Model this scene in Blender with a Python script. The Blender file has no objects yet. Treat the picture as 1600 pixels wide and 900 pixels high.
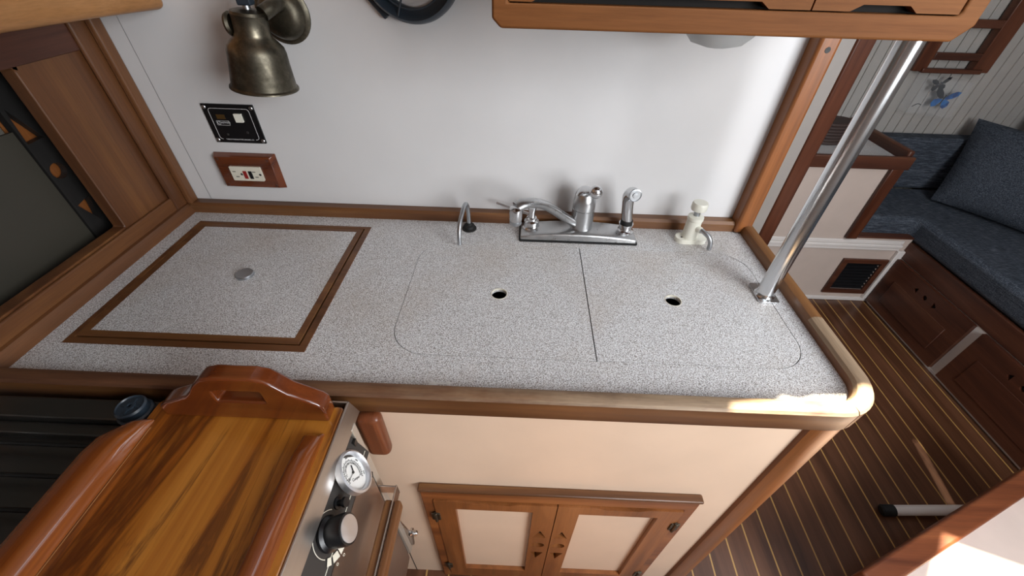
import bpy, bmesh, math, random
from mathutils import Vector, Matrix
from mathutils.geometry import tessellate_polygon
random.seed(7)
R = math.radians
SC = bpy.context.scene
COL = SC.collection
# ------------------------------------------------------------------ camera, light, exposure
cam = bpy.data.cameras.new('camera'); camo = bpy.data.objects.new('camera', cam); COL.objects.link(camo)
cam.sensor_fit = 'HORIZONTAL'; cam.sensor_width = 36; cam.lens = 633.84 / 1600 * 36; cam.clip_start = .02
def cam_matrix(rx, ry, rz, loc):
    mx = Matrix.Rotation(rx, 3, 'X'); my = Matrix.Rotation(ry, 3, 'Y'); mz = Matrix.Rotation(rz, 3, 'Z')
    m = mz @ my @ mx @ Matrix(((1, 0, 0), (0, 0, -1), (0, 1, 0)))
    r = Matrix((m[0], -m[1], -m[2])).transposed()
    return Matrix.Translation(loc) @ r.to_4x4()
camo.matrix_world = cam_matrix(.718583, .0111571, .0382287, (0, 0, 1.3858))
SC.camera = camo
SC.view_settings.view_transform = 'Standard'; SC.view_settings.look = 'None'
SC.view_settings.gamma = 1; SC.view_settings.use_curve_mapping = False
SC.view_settings.exposure = 0.12
w = bpy.data.worlds.new('sky'); SC.world = w; w.use_nodes = True
w.node_tree.nodes['Background'].inputs[0].default_value = (.75, .87, 1, 1)
w.node_tree.nodes['Background'].inputs[1].default_value = 3.0
SUN_DIR = Vector((-.30, -.25, -1))
sl = bpy.data.lights.new('sun', 'SUN'); sl.energy = 30; sl.angle = R(.8); sl.color = (1, .87, .64)
so = bpy.data.objects.new('sun', sl); COL.objects.link(so); so.location = (1.5, 1.5, 5)
so.rotation_euler = SUN_DIR.to_track_quat('-Z', 'Y').to_euler()
def area(name, loc, target, sx, sy, power, color):
    l = bpy.data.lights.new(name, 'AREA'); l.shape = 'RECTANGLE'; l.size = sx; l.size_y = sy; l.energy = power; l.color = color
    o = bpy.data.objects.new(name, l); COL.objects.link(o); o.location = loc
    o.rotation_euler = (Vector(target) - Vector(loc)).to_track_quat('-Z', 'Y').to_euler()
    return o
area('companionway_daylight', (1.15, -.58, 1.50), (.25, .80, .92), .85, .85, 34, (.94, .97, 1))
area('saloon_hatch_daylight', (1.5, .9, 1.93), (1.6, 1.2, 0), .4, .4, 1.0, (.9, .95, 1))

# ------------------------------------------------------------------ helpers
def empty(name, loc, label=None, cat=None, group=None):
    e = bpy.data.objects.new(name, None); COL.objects.link(e); e.location = loc; e.empty_display_size = .05
    tag(e, label, cat, group); return e
def tag(o, label=None, cat=None, group=None, kind=None):
    if label: o['label'] = label
    if cat: o['category'] = cat
    if group: o['group'] = group
    if kind: o['kind'] = kind
    return o
def origin(o):
    v = Vector(o.location); p = o.parent
    while p: v += Vector(p.location); p = p.parent
    return v
class MB:
    """mesh builder: every shape added lands in one mesh, in world coordinates"""
    def __init__(s): s.v = []; s.f = []; s.m = []; s.mi = 0
    def add(s, vs, fs):
        b = len(s.v); s.v += [tuple(q) for q in vs]; s.f += [tuple(i + b for i in f) for f in fs]; s.m += [s.mi] * len(fs); return s
    def box(s, x0, x1, y0, y1, z0, z1):
        return s.add([(x, y, z) for x in (x0, x1) for y in (y0, y1) for z in (z0, z1)],
                     [(0, 1, 3, 2), (4, 6, 7, 5), (0, 4, 5, 1), (2, 3, 7, 6), (0, 2, 6, 4), (1, 5, 7, 3)])
    def hexa(s, pts):   # 8 points: bottom loop 4, top loop 4
        return s.add(pts, [(3, 2, 1, 0), (4, 5, 6, 7), (0, 1, 5, 4), (1, 2, 6, 5), (2, 3, 7, 6), (3, 0, 4, 7)])
    def obox(s, c, ax, ay, az):  # centre and three half-axis vectors
        c, ax, ay, az = map(Vector, (c, ax, ay, az))
        return s.hexa([c - ax - ay - az, c + ax - ay - az, c + ax + ay - az, c - ax + ay - az,
                       c - ax - ay + az, c + ax - ay + az, c + ax + ay + az, c - ax + ay + az])
    def plate(s, outer, holes, lo, hi, plane='xy'):
        def mp(a, b, c):
            return {'xy': (a, b, c), 'xz': (a, c, b), 'yz': (c, a, b)}[plane]
        loops = [outer] + list(holes); flat = [p for l in loops for p in l]; n = len(flat)
        tris = tessellate_polygon([[Vector((p[0], p[1], 0)) for p in l] for l in loops])
        vs = [mp(a, b, lo) for a, b in flat] + [mp(a, b, hi) for a, b in flat]
        fs = [tuple(t) for t in tris] + [tuple(i + n for i in reversed(t)) for t in tris]
        k = 0
        for l in loops:
            m = len(l)
            for i in range(m): fs.append((k + i, k + (i + 1) % m, n + k + (i + 1) % m, n + k + i))
            k += m
        return s.add(vs, fs)
    def lathe(s, prof, c=(0, 0, 0), axis=(0, 0, 1), n=32, ring=False):
        """prof: list of (radius, height) along the axis"""
        ax = Vector(axis).normalized(); q = ax.to_track_quat('Z', 'Y'); c = Vector(c)
        vs = []; fs = []; idx = []
        for r, h in prof:
            if r < 1e-6: idx.append([len(vs)]); vs.append(c + q @ Vector((0, 0, h)))
            else:
                idx.append(list(range(len(vs), len(vs) + n)))
                vs += [c + q @ Vector((r * math.cos(2 * math.pi * i / n), r * math.sin(2 * math.pi * i / n), h)) for i in range(n)]
        for a, b in list(zip(idx, idx[1:])) + ([(idx[-1], idx[0])] if ring else []):
            for i in range(n):
                j = (i + 1) % n
                if len(a) == 1 and len(b) == 1: continue
                if len(a) == 1: fs.append((a[0], b[i], b[j]))
                elif len(b) == 1: fs.append((a[i], b[0], a[j]))
                else: fs.append((a[i], b[i], b[j], a[j]))
        if len(idx[0]) > 1 and not ring: fs.append(tuple(idx[0]))
        if len(idx[-1]) > 1 and not ring: fs.append(tuple(reversed(idx[-1])))
        return s.add(vs, fs)
    def cyl(s, a, b, r, n=24, r2=None):
        a, b = Vector(a), Vector(b); L = (b - a).length
        return s.lathe([(r, 0), (r2 or r, L)], a, b - a, n)
    def sphere(s, c, r, n=24, sq=1):
        k = 14
        return s.lathe([(r * math.sin(math.pi * i / k), -r * sq * math.cos(math.pi * i / k)) for i in range(k + 1)], c, (0, 0, 1), n)
    def tube(s, pts, r, n=14, asp=None, closed=False):
        """r: radius or list; asp: list/number, second radius across"""
        P = [Vector(p) for p in pts]; m = len(P); vs = []; fs = []
        rr = r if isinstance(r, (list, tuple)) else [r] * m
        aa = asp if isinstance(asp, (list, tuple)) else [asp or 1] * m
        up = None
        for i, p in enumerate(P):
            if closed: t = (P[(i + 1) % m] - P[i - 1]).normalized()
            else: t = (P[min(i + 1, m - 1)] - P[max(i - 1, 0)]).normalized()
            if up is None:
                up = Vector((0, 0, 1)) if abs(t.z) < .95 else Vector((0, 1, 0))
            up = (up - t * up.dot(t)).normalized(); sd = t.cross(up)
            for k in range(n):
                a = 2 * math.pi * k / n
                vs.append(p + up * rr[i] * aa[i] * math.sin(a) + sd * rr[i] * math.cos(a))
        for i in range(m if closed else m - 1):
            for k in range(n):
                a = i * n + k; b = i * n + (k + 1) % n; i2 = (i + 1) % m
                fs.append((a, b, i2 * n + (k + 1) % n, i2 * n + k))
        if not closed: fs += [tuple(range(n)), tuple(reversed(range((m - 1) * n, m * n)))]
        return s.add(vs, fs)
    def sweep(s, path, prof, tops=()):
        """path: 2D points (x,y); prof: (offset to the left of the path, z), closed outline"""
        m = len(path); n = len(prof); vs = []; fs = []
        for i, p in enumerate(path):
            p = Vector(p); d0 = (p - Vector(path[i - 1])).normalized() if i else None
            d1 = (Vector(path[i + 1]) - p).normalized() if i < m - 1 else None
            d = (d0 or d1) if (d0 is None or d1 is None) else (d0 + d1).normalized()
            sc = 1 / max(.3, d.dot(d1 or d0)); nr = Vector((-d.y, d.x))
            for o, z in prof: vs.append((p.x + nr.x * o * sc, p.y + nr.y * o * sc, z))
        for i in range(m - 1):
            for k in range(n):
                fs.append((i * n + k, i * n + (k + 1) % n, (i + 1) * n + (k + 1) % n, (i + 1) * n + k))
        fs += [tuple(range(n)), tuple(reversed(range((m - 1) * n, m * n)))]
        b0 = len(s.m); s.add(vs, fs)
        for i in range(m - 1):
            for k in tops: s.m[b0 + i * n + k] = 1
        return s
    def build(s, name, mats, parent=None, bev=0, seg=2, sub=0, at=None, smooth=35):
        me = bpy.data.meshes.new(name); org = Vector(at) if at else (origin(parent) if parent else Vector((0, 0, 0)))
        me.from_pydata([Vector(v) - org for v in s.v], [], s.f)
        bm = bmesh.new(); bm.from_mesh(me); bmesh.ops.recalc_face_normals(bm, faces=bm.faces); bm.to_mesh(me); bm.free()
        for m in (mats if isinstance(mats, (list, tuple)) else [mats]): me.materials.append(m)
        for i, p in enumerate(me.polygons): p.material_index = s.m[i]; p.use_smooth = True
        me.set_sharp_from_angle(angle=R(smooth))
        o = bpy.data.objects.new(name, me); COL.objects.link(o)
        if parent: o.parent = parent; o.location = org - origin(parent)
        else: o.location = org
        if bev:
            b = o.modifiers.new('bevel', 'BEVEL'); b.width = bev; b.segments = seg; b.limit_method = 'ANGLE'; b.angle_limit = R(40)
            b.harden_normals = False
        if sub:
            b = o.modifiers.new('subdivision', 'SUBSURF'); b.levels = sub; b.render_levels = sub
        return o
def rrect(x0, x1, y0, y1, r, n=8, corners=(1, 1, 1, 1)):
    """rounded rectangle, counter-clockwise from lower left; corners: ll, lr, ur, ul"""
    out = []
    for (cx, cy, a0, k, px, py) in ((x0 + r, y0 + r, 180, 0, x0, y0), (x1 - r, y0 + r, 270, 1, x1, y0), (x1 - r, y1 - r, 0, 2, x1, y1), (x0 + r, y1 - r, 90, 3, x0, y1)):
        if not corners[k]: out.append((px, py)); continue
        for i in range(n + 1):
            a = R(a0 + 90 * i / n); out.append((cx + r * math.cos(a), cy + r * math.sin(a)))
    return out
def circle(cx, cy, r, n=28): return [(cx + r * math.cos(2 * math.pi * i / n), cy + r * math.sin(2 * math.pi * i / n)) for i in range(n)]
def smooth_path(pts, k=8):
    """Catmull-Rom through the points"""
    P = [Vector(p) for p in pts]; P = [2 * P[0] - P[1]] + P + [2 * P[-1] - P[-2]]; out = []
    for i in range(1, len(P) - 2):
        for j in range(k):
            t = j / k; a, b, c, d = P[i - 1:i + 3]
            out.append(.5 * ((2 * b) + (c - a) * t + (2 * a - 5 * b + 4 * c - d) * t * t + (3 * b - a - 3 * c + d) * t ** 3))
    out.append(P[-2]); return out
def text_mesh(body, size, loc, xdir, ydir, mat, name, parent, ext=.0002, align='CENTER', shear=0):
    cu = bpy.data.curves.new(name, 'FONT'); cu.body = body; cu.size = size; cu.extrude = ext; cu.align_x = align; cu.align_y = 'CENTER'; cu.shear = shear
    t = bpy.data.objects.new(name, cu); COL.objects.link(t); bpy.context.view_layer.update()
    me = bpy.data.meshes.new_from_object(t); COL.objects.unlink(t); bpy.data.objects.remove(t)
    x = Vector(xdir).normalized(); z = x.cross(Vector(ydir)).normalized(); y = z.cross(x)
    org = origin(parent); me.transform(Matrix.Translation(Vector(loc) - org) @ Matrix((x, y, z)).transposed().to_4x4())
    me.materials.clear(); me.materials.append(mat)
    o = bpy.data.objects.new(name, me); COL.objects.link(o); o.parent = parent
    return o

# ------------------------------------------------------------------ materials
def lin(c):
    if isinstance(c, str): c = [int(c[i:i + 2], 16) / 255 for i in (0, 2, 4)]
    return tuple(v / 12.92 if v <= .04045 else ((v + .055) / 1.055) ** 2.4 for v in c) + (1,)
class Mat:
    def __init__(s, name, rough=.5, metal=0, base=None, coat=0, spec=.5, coatr=.08):
        s.m = bpy.data.materials.new(name); s.m.use_nodes = True; s.n = s.m.node_tree.nodes; s.l = s.m.node_tree.links
        s.b = s.n['Principled BSDF']; s.b.inputs['Roughness'].default_value = rough; s.b.inputs['Metallic'].default_value = metal
        s.b.inputs['Coat Weight'].default_value = coat; s.b.inputs['Coat Roughness'].default_value = coatr
        s.b.inputs['Specular IOR Level'].default_value = spec
        if base: s.b.inputs['Base Color'].default_value = lin(base)
        s.tc = s.n.new('ShaderNodeTexCoord')
    def mapping(s, scale, rot=(0, 0, 0), loc=(0, 0, 0)):
        if scale == (1, 1, 1) and rot == (0, 0, 0): rot = (.41, .73, .29)
        mp = s.n.new('ShaderNodeMapping'); mp.inputs['Scale'].default_value = scale; mp.inputs['Rotation'].default_value = rot
        mp.inputs['Location'].default_value = loc; s.l.new(s.tc.outputs['Object'], mp.inputs[0]); return mp.outputs[0]
    def noise(s, vec, scale, detail=3, rough=.5, dist=0):
        n = s.n.new('ShaderNodeTexNoise'); n.inputs['Scale'].default_value = scale; n.inputs['Detail'].default_value = detail
        n.inputs['Roughness'].default_value = rough; n.inputs['Distortion'].default_value = dist; s.l.new(vec, n.inputs['Vector']); return n.outputs['Fac']
    def ramp(s, fac, stops, interp='LINEAR'):
        r = s.n.new('ShaderNodeValToRGB'); r.color_ramp.interpolation = interp; e = r.color_ramp.elements
        while len(e) < len(stops): e.new(.5)
        for el, (p, c) in zip(e, stops): el.position = p; el.color = lin(c) if isinstance(c, str) else (c, c, c, 1)
        s.l.new(fac, r.inputs[0]); return r.outputs[0]
    def mix(s, fac, a, b, mode='MIX'):
        m = s.n.new('ShaderNodeMix'); m.data_type = 'RGBA'; m.blend_type = mode
        for v, i in ((fac, 0), (a, 6), (b, 7)):
            if isinstance(v, (int, float)): m.inputs[i].default_value = v
            elif isinstance(v, str): m.inputs[i].default_value = lin(v)
            else: s.l.new(v, m.inputs[i])
        return m.outputs[2]
    def bump(s, fac, strength=.2, dist=.001):
        b = s.n.new('ShaderNodeBump'); b.inputs['Strength'].default_value = strength; b.inputs['Distance'].default_value = dist
        s.l.new(fac, b.inputs['Height']); s.l.new(b.outputs[0], s.b.inputs['Normal'])
    def color(s, c): s.l.new(c, s.b.inputs['Base Color']); return s
    def roughc(s, c): s.l.new(c, s.b.inputs['Roughness']); return s
def plain(name, base, rough=.5, metal=0, coat=0, spec=.5, mott=.06, sc=14):
    m = Mat(name, rough, metal, base, coat, spec)
    n = m.noise(m.mapping((1, 1, 1)), sc, 4)
    g = m.ramp(n, [(.3, 1 - mott), (.7, 1.0)])
    m.color(m.mix(1.0, base, g, 'MULTIPLY')); return m.m
def teak(name, c_dark, c_mid, c_light, axis='X', rough=.4, coat=0, fine=70, weather=None, spec=.5):
    m = Mat(name, rough, 0, None, coat, spec)
    sc = {'X': (.05, 1, 1), 'Y': (1, .05, 1), 'Z': (1, 1, .05)}[axis]
    v = m.mapping(sc)
    n1 = m.noise(v, 22, 4, .55, .6); n2 = m.noise(v, fine * 5, 3, .6)
    c = m.ramp(n1, [(.28, c_dark), (.5, c_mid), (.72, c_light)])
    g = m.ramp(n2, [(.3, .72), (.62, 1.0)])
    c = m.mix(.65, c, m.mix(1.0, c, g, 'MULTIPLY'))
    n3 = m.noise(m.mapping((1, 1, 1)), 7, 3)
    c = m.mix(.5, c, m.mix(1.0, c, m.ramp(n3, [(.3, .75), (.7, 1.0)]), 'MULTIPLY'))
    if weather:
        w_ = m.noise(m.mapping(tuple(.3 if q < 1 else 1 for q in sc)), 16, 5, .65)
        c = m.mix(m.ramp(w_, [(.46, 0.0), (.68, .8)]), c, weather)
    m.color(c); m.bump(n2, .12, .0006); return m.m
M = {}
M['lowpaint'] = plain('warm_grey_paint', 'c8b8ae', .5)
M['pinkish'] = plain('warm_white_paint', 'd9c6bc', .5)
M['redteak'] = teak('red_teak', '5e301c', '7c4428', '945634', 'X', .35)
M['redteakz'] = teak('red_teak_z', '5e301c', '7c4428', '945634', 'Z', .35)
M['teakl'] = teak('left_frame_teak', '4e2d18', '684125', '7c522e', 'Z')
M['teakly'] = teak('left_frame_teak_y', '4e2d18', '684125', '7c522e', 'Y')
M['shade'] = plain('shaded_white_paint', '97918c', .6)  # white partition standing in shade; the shade is put into this grey
M['edge'] = teak('teak_edge', '492b15', '684225', '815831', 'X')
M['edgey'] = teak('teak_edge_y', '502f16', '704625', '8b6036', 'Y')
# speckled laminate
def laminate():
    m = Mat('speckled_laminate', .32, 0, None, 0, .45)
    v = m.mapping((1, 1, 1), loc=(.011, .017, .0133))
    n1 = m.noise(v, 640, 2, .6); n2 = m.noise(m.mapping((1, 1, 1), loc=(3.001, 5.002, 7.0037)), 420, 2, .6); n3 = m.noise(m.mapping((1, 1, 1), loc=(9.003, 1.002, 2.0043)), 800, 1, .5)
    c = m.mix(m.ramp(n1, [(.44, 1.0), (.53, 0.0)]), 'dcdddf', '7e7a78')
    c = m.mix(m.ramp(n2, [(.33, .75), (.42, 0.0)]), c, '7d7064')
    c = m.mix(m.ramp(n3, [(.56, 0.0), (.66, .8)]), c, 'f0f0f0')
    st = m.noise(m.mapping((1, 1, 1), loc=(2, 2, 2)), 5, 4, .6)
    c = m.mix(m.ramp(st, [(.5, 0.0), (.72, .22)]), c, '9c8463')
    m.color(c); m.bump(n1, .05, .0003); return m.m
M['lam'] = laminate()
M['wall'] = plain('white_wall_laminate', 'd3d2d2', .42, mott=.05, sc=6)
M['wallpaint'] = plain('cream_paint', 'e0dad6', .5, mott=.04, sc=9)
M['cream'] = plain('cream_cabinet_paint', 'dfc4ac', .45, mott=.07, sc=8)
M['white'] = plain('white_plastic', 'e6e5d8', .35, mott=.03)
M['teakx'] = teak('teak_x', '633618', '844b24', '9c6032', 'X')
M['teaky'] = teak('teak_y', '633618', '844b24', '9c6032', 'Y')
M['teakz'] = teak('teak_z', '6b3e1c', '8b5329', 'a06537', 'Z')
M['teakpale'] = teak('teak_overhead', '643b1f', '714625', '80532f', 'X', .6, spec=.12)
M['teakpaley'] = teak('teak_overhead_y', '8f623b', 'a47447', 'b28255', 'Y', .38)
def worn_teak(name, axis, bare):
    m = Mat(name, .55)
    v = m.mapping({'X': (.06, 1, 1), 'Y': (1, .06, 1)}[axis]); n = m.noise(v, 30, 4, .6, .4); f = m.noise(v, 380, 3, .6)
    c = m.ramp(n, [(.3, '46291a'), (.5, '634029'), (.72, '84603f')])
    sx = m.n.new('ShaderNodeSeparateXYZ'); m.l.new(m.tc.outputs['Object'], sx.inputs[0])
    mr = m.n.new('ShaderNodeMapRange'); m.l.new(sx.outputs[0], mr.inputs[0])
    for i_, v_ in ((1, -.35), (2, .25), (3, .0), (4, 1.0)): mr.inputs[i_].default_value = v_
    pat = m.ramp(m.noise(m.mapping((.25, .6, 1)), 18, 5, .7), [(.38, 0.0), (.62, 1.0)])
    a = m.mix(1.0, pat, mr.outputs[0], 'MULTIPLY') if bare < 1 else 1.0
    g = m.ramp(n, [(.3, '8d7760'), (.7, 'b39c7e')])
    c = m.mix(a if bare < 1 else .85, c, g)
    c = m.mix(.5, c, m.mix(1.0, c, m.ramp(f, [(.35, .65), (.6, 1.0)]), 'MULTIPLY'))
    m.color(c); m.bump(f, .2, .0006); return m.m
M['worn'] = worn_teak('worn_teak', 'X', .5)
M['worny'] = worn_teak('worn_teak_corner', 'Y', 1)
M['darkteakx'] = teak('dark_teak_x', '3d2016', '552f20', '68402c', 'X', .4)
M['darkteaky'] = teak('dark_teak_y', '3d2016', '552f20', '68402c', 'Y', .4)
M['darkteakz'] = teak('dark_teak_z', '3f1e12', '58301f', '6a3d28', 'Z', .3)
M['gloss'] = teak('varnished_mahogany', '4e210e', '6b3213', '83451d', 'X', .25, 1.0)
M['glossy'] = teak('varnished_mahogany_y', '622c11', '814318', '995625', 'Y', .25, 1.0)
def board_mat():
    m = Mat('varnished_board', .3, 0, None, 1.0)
    v = m.mapping((1, .10, 1), rot=(0, 0, R(-4)))
    n = m.noise(v, 9, 5, .6, 1.2); n2 = m.noise(m.mapping((1, .02, 1)), 330, 3, .6)
    c = m.ramp(n, [(.2, 'ba7c34'), (.44, 'ae7028'), (.53, '985a1c'), (.58, '5e300f'), (.63, '965418'), (.9, 'b5752e')])
    n3 = m.noise(m.mapping((1, .12, 1), rot=(0, 0, R(-6)), loc=(.23, .1, 0)), 20, 6, .68, 1.8)
    c = m.mix(m.ramp(n3, [(.54, 0.0), (.64, .8)]), c, '4f250c')
    c = m.mix(.35, c, m.mix(1.0, c, m.ramp(n2, [(.3, .7), (.6, 1.0)]), 'MULTIPLY'))
    m.color(c); return m.m
M['board'] = board_mat()
def metal(name, base, rough, brushed=None, strength=.12):
    m = Mat(name, rough, 1, base)
    if brushed:
        n = m.noise(m.mapping(brushed), 300, 3, .6); m.roughc(m.ramp(n, [(.3, rough * .9), (.7, rough * 1.15)]))
        m.color(m.mix(1.0, base, m.ramp(n, [(.3, .95), (.7, 1.0)]), 'MULTIPLY'))
    else:
        n = m.noise(m.mapping((1, 1, 1)), 60, 4, .6); m.roughc(m.ramp(n, [(.35, rough * .9), (.7, rough * 1.25)]))
        m.color(m.mix(1.0, base, m.ramp(n, [(.25, .93), (.6, 1.0)]), 'MULTIPLY'))
    return m.m
M['chrome'] = metal('chrome', 'd4d5d7', .17)
M['chrome2'] = metal('worn_chrome', 'b9babb', .30)
M['steel'] = metal('brushed_stainless', 'c6c0ba', .34, (1, .03, 1))
M['pole'] = metal('polished_stainless_tube', 'dcdee0', .19, (1, 1, .03))
M['palesteel'] = plain('pale_stainless', 'bdb3a6', .35, .45)
M['bezel'] = metal('brushed_bezel', 'e2e4e8', .42)
M['darksteel'] = metal('dark_stove_steel', '70706e', .38, (.03, 1, 1))
M['alu'] = metal('grey_aluminium', 'b4b8bc', .35)
def brass():
    m = Mat('aged_brass', .42, 1)
    n = m.noise(m.mapping((1, 1, 1)), 30, 5, .65)
    m.color(m.ramp(n, [(.3, '423e34'), (.5, '5c574c'), (.66, '7b7464')])); m.roughc(m.ramp(n, [(.3, .55), (.7, .32)])); return m.m
M['brass'] = brass()
M['black'] = plain('black_plastic', '0d0e11', .35)
M['blackm'] = plain('matte_black_panel', '33302e', .5)
M['bluegrey'] = plain('blue_black_plastic', '27313b', .38)
M['iron'] = plain('black_enamel_bars', '141414', .35)
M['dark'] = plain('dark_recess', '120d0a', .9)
M['wood_dark_grey'] = teak('dark_locker_wood', '1d1c1b', '262423', '302d2b', 'Z', .5)
M['olive'] = plain('smoky_panel', '3c3931', .5, mott=.25, sc=3)
M['olive2'] = plain('smoky_panel_pale', '5c5850', .5, mott=.15, sc=3)
M['red'] = plain('red_plastic', '8e1f1f', .35)
M['ivory'] = plain('ivory_plastic', 'dbd6c6', .35)
M['rubber'] = plain('black_rubber', '0b0b0b', .7)
M['amber'] = plain('amber_window', '4a3518', .3)
M['ink'] = plain('dark_ink', '2a2a2a', .6)
M['whiteink'] = plain('white_ink', 'c8c8c8', .5)
M['dial'] = plain('dial_face', 'e9e9e6', .35)
M['whitefill'] = plain('white_putty', 'd8d8d4', .6)
def floor_mat():
    m = Mat('teak_and_holly_floor', .33, 0, None, .25, .5, .2)
    sx = m.n.new('ShaderNodeSeparateXYZ'); m.l.new(m.tc.outputs['Object'], sx.inputs[0])
    def mth(op, a, b):
        q = m.n.new('ShaderNodeMath'); q.operation = op
        for i, v in enumerate((a, b)):
            if isinstance(v, (int, float)): q.inputs[i].default_value = v
            else: m.l.new(v, q.inputs[i])
        return q.outputs[0]
    skew = mth('MULTIPLY', sx.outputs[1], FLOOR_SKEW)
    u = mth('DIVIDE', mth('SUBTRACT', mth('SUBTRACT', sx.outputs[0], skew), .597 - .0640 * 30), .0640)
    fr = mth('FRACT', u, 0); line = mth('LESS_THAN', fr, .07)
    cell = mth('FLOOR', u, 0)
    v = m.mapping((1, .05, 1)); n1 = m.noise(v, 25, 4, .6, .5); n2 = m.noise(v, 300, 3, .6)
    wn = m.n.new('ShaderNodeTexWhiteNoise'); wn.noise_dimensions = '1D'; m.l.new(cell, wn.inputs['W'])
    c = m.ramp(n1, [(.3, '4a2c1c'), (.5, '5f3c28'), (.72, '704a34')])
    c = m.mix(.5, c, m.mix(1.0, c, m.ramp(n2, [(.3, .75), (.6, 1.0)]), 'MULTIPLY'))
    c = m.mix(.5, c, m.mix(1.0, c, m.ramp(wn.outputs[0], [(0, .72), (1, 1.0)]), 'MULTIPLY'))
    c = m.mix(line, c, 'b58d52'); m.color(c); return m.m
FLOOR_SKEW = 0.02
M['floor'] = floor_mat()
def fabric():
    m = Mat('navy_fabric', .92, 0, None, 0, .2)
    n = m.noise(m.mapping((1, .05, 1)), 260, 3, .7); n0 = m.noise(m.mapping((.06, 1, 1)), 420, 3, .7); n2 = m.noise(m.mapping((1, 1, 1)), 5, 3)
    c = m.ramp(n0, [(.34, '1f252e'), (.50, '2c3542'), (.66, '747b86')])
    c = m.mix(.35, c, m.ramp(n, [(.34, '20262f'), (.75, '70757d')]))
    c = m.mix(.4, c, m.mix(1.0, c, m.ramp(n2, [(.3, .7), (.7, 1.0)]), 'MULTIPLY')); m.color(c); m.bump(n0, .4, .002); return m.m
M['fabric'] = fabric()
def beadboard():
    m = Mat('painted_boards', .5, 0, 'c9c6c2'); return m.m
M['bead'] = plain('painted_boards', 'aaa6a1', .5, mott=.06)
def glassy(name, col, rough, trans, alpha=1):
    m = Mat(name, rough, 0, col); m.b.inputs['Transmission Weight'].default_value = trans; m.b.inputs['IOR'].default_value = 1.45
    m.b.inputs['Alpha'].default_value = alpha; return m.m
M['acrylic'] = glassy('clear_acrylic', 'e8ecef', .05, 0, .09)
M['frost'] = glassy('frosted_plastic', 'cfd2d3', .5, .25)
def butterfly(name, c1, c2):
    m = Mat(name, .3); n = m.noise(m.mapping((1, 1, 1)), 40, 3); m.color(m.ramp(n, [(.4, c1), (.6, c2)])); return m.m
M['blue'] = butterfly('iridescent_blue_wing', '0a3a78', '1468ae'); M['bblack'] = butterfly('black_wing', '0c0c12', '1a1c26')
M['basket'] = plain('brown_wicker', '3a2a26', .7)

H = .87       # counter top height

# ================================================================== setting
def struct(mb, name, mat, **k): return tag(mb.build(name, mat, **k), kind='structure')
struct(MB().box(-1.6, 3.2, -1.7, 2.4, -.04, 0), 'floor', M['floor'])
# unseen cabin roof; its holes are shaped to cast the sun patches below
def on_ceiling(x, y, z, zc=1.95):
    k = (zc - z) / -SUN_DIR.z; return (x - SUN_DIR.x * k, y - SUN_DIR.y * k)
h1 = [on_ceiling(*p) for p in ((.24, -.34, H), (.62, -.34, H), (.60, .372, H + .02), (.52, .376, H + .02), (.46, .368, H), (.43, .360, H), (.41, .366, H), (.385, .350, H + .02), (.31, .334, H + .02))]
h3 = [on_ceiling(*p, .3) for p in ((.80, .10), (1.28, .10), (1.235, .325), (1.07, .385))]
h2 = [on_ceiling(*p, 0) for p in ((1.457, .58), (1.4602, .58), (1.5052, .81), (1.502, .81))]
ceil = MB().plate([(-1.6, -1.7), (3.2, -1.7), (3.2, 2.4), (-1.6, 2.4)], [h1, h2, h3], 1.95, 1.955)
struct(ceil, 'ceiling', M['wallpaint'])
struct(MB().box(-.80, .505, .845, .875, 0, 1.95), 'wall_back', M['wall'])
struct(MB().box(-.7362, -.7353, .8447, .8452, .885, 1.95), 'trim_1', M['alu'])
# partition carrying on beyond the galley, its posts
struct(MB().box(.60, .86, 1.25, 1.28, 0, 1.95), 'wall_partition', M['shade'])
struct(MB().box(.859, .911, 1.245, 1.29, 0, 1.95), 'trim_2', M['darkteakz'], bev=.006)
p = MB().box(.500, .537, .812, .95, .87, 1.95)
t3 = struct(p, 'trim_3', M['teakz'], bev=.006)
MB().lathe([(0, 0), (.0050, 0), (.0046, .0008), (.002, .0010), (0, .0004)], (.519, .8122, 1.246), (0, -1, 0), 18).build('screw', M['ink'], t3)
# hull sides and ends
struct(MB().box(-1.62, -1.6, -1.7, 2.4, 0, 1.95), 'wall_hull_left', M['wallpaint'])
struct(MB().box(3.2, 3.22, -1.7, 2.4, 0, 1.95), 'wall_right', M['wallpaint'])
struct(MB().box(-1.6, 3.2, -1.72, -1.7, 0, 1.95), 'wall_front', M['wallpaint'])
# saloon far wall of vertical boards with a bead at every joint
far = MB(); x = .65
while x < 3.2:
    far.box(x + .003, x + .044, 2.02, 2.03, .35, 1.95); far.box(x - .004, x + .003, 2.014, 2.03, .35, 1.95); x += .047
far.box(.6, 3.2, 2.03, 2.06, 0, 1.95)
struct(far, 'wall_saloon', M['bead'], bev=.0015)
struct(MB().box(-1.6, .6, 2.03, 2.06, 0, 1.95), 'wall_saloon_left', M['wallpaint'])
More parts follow.
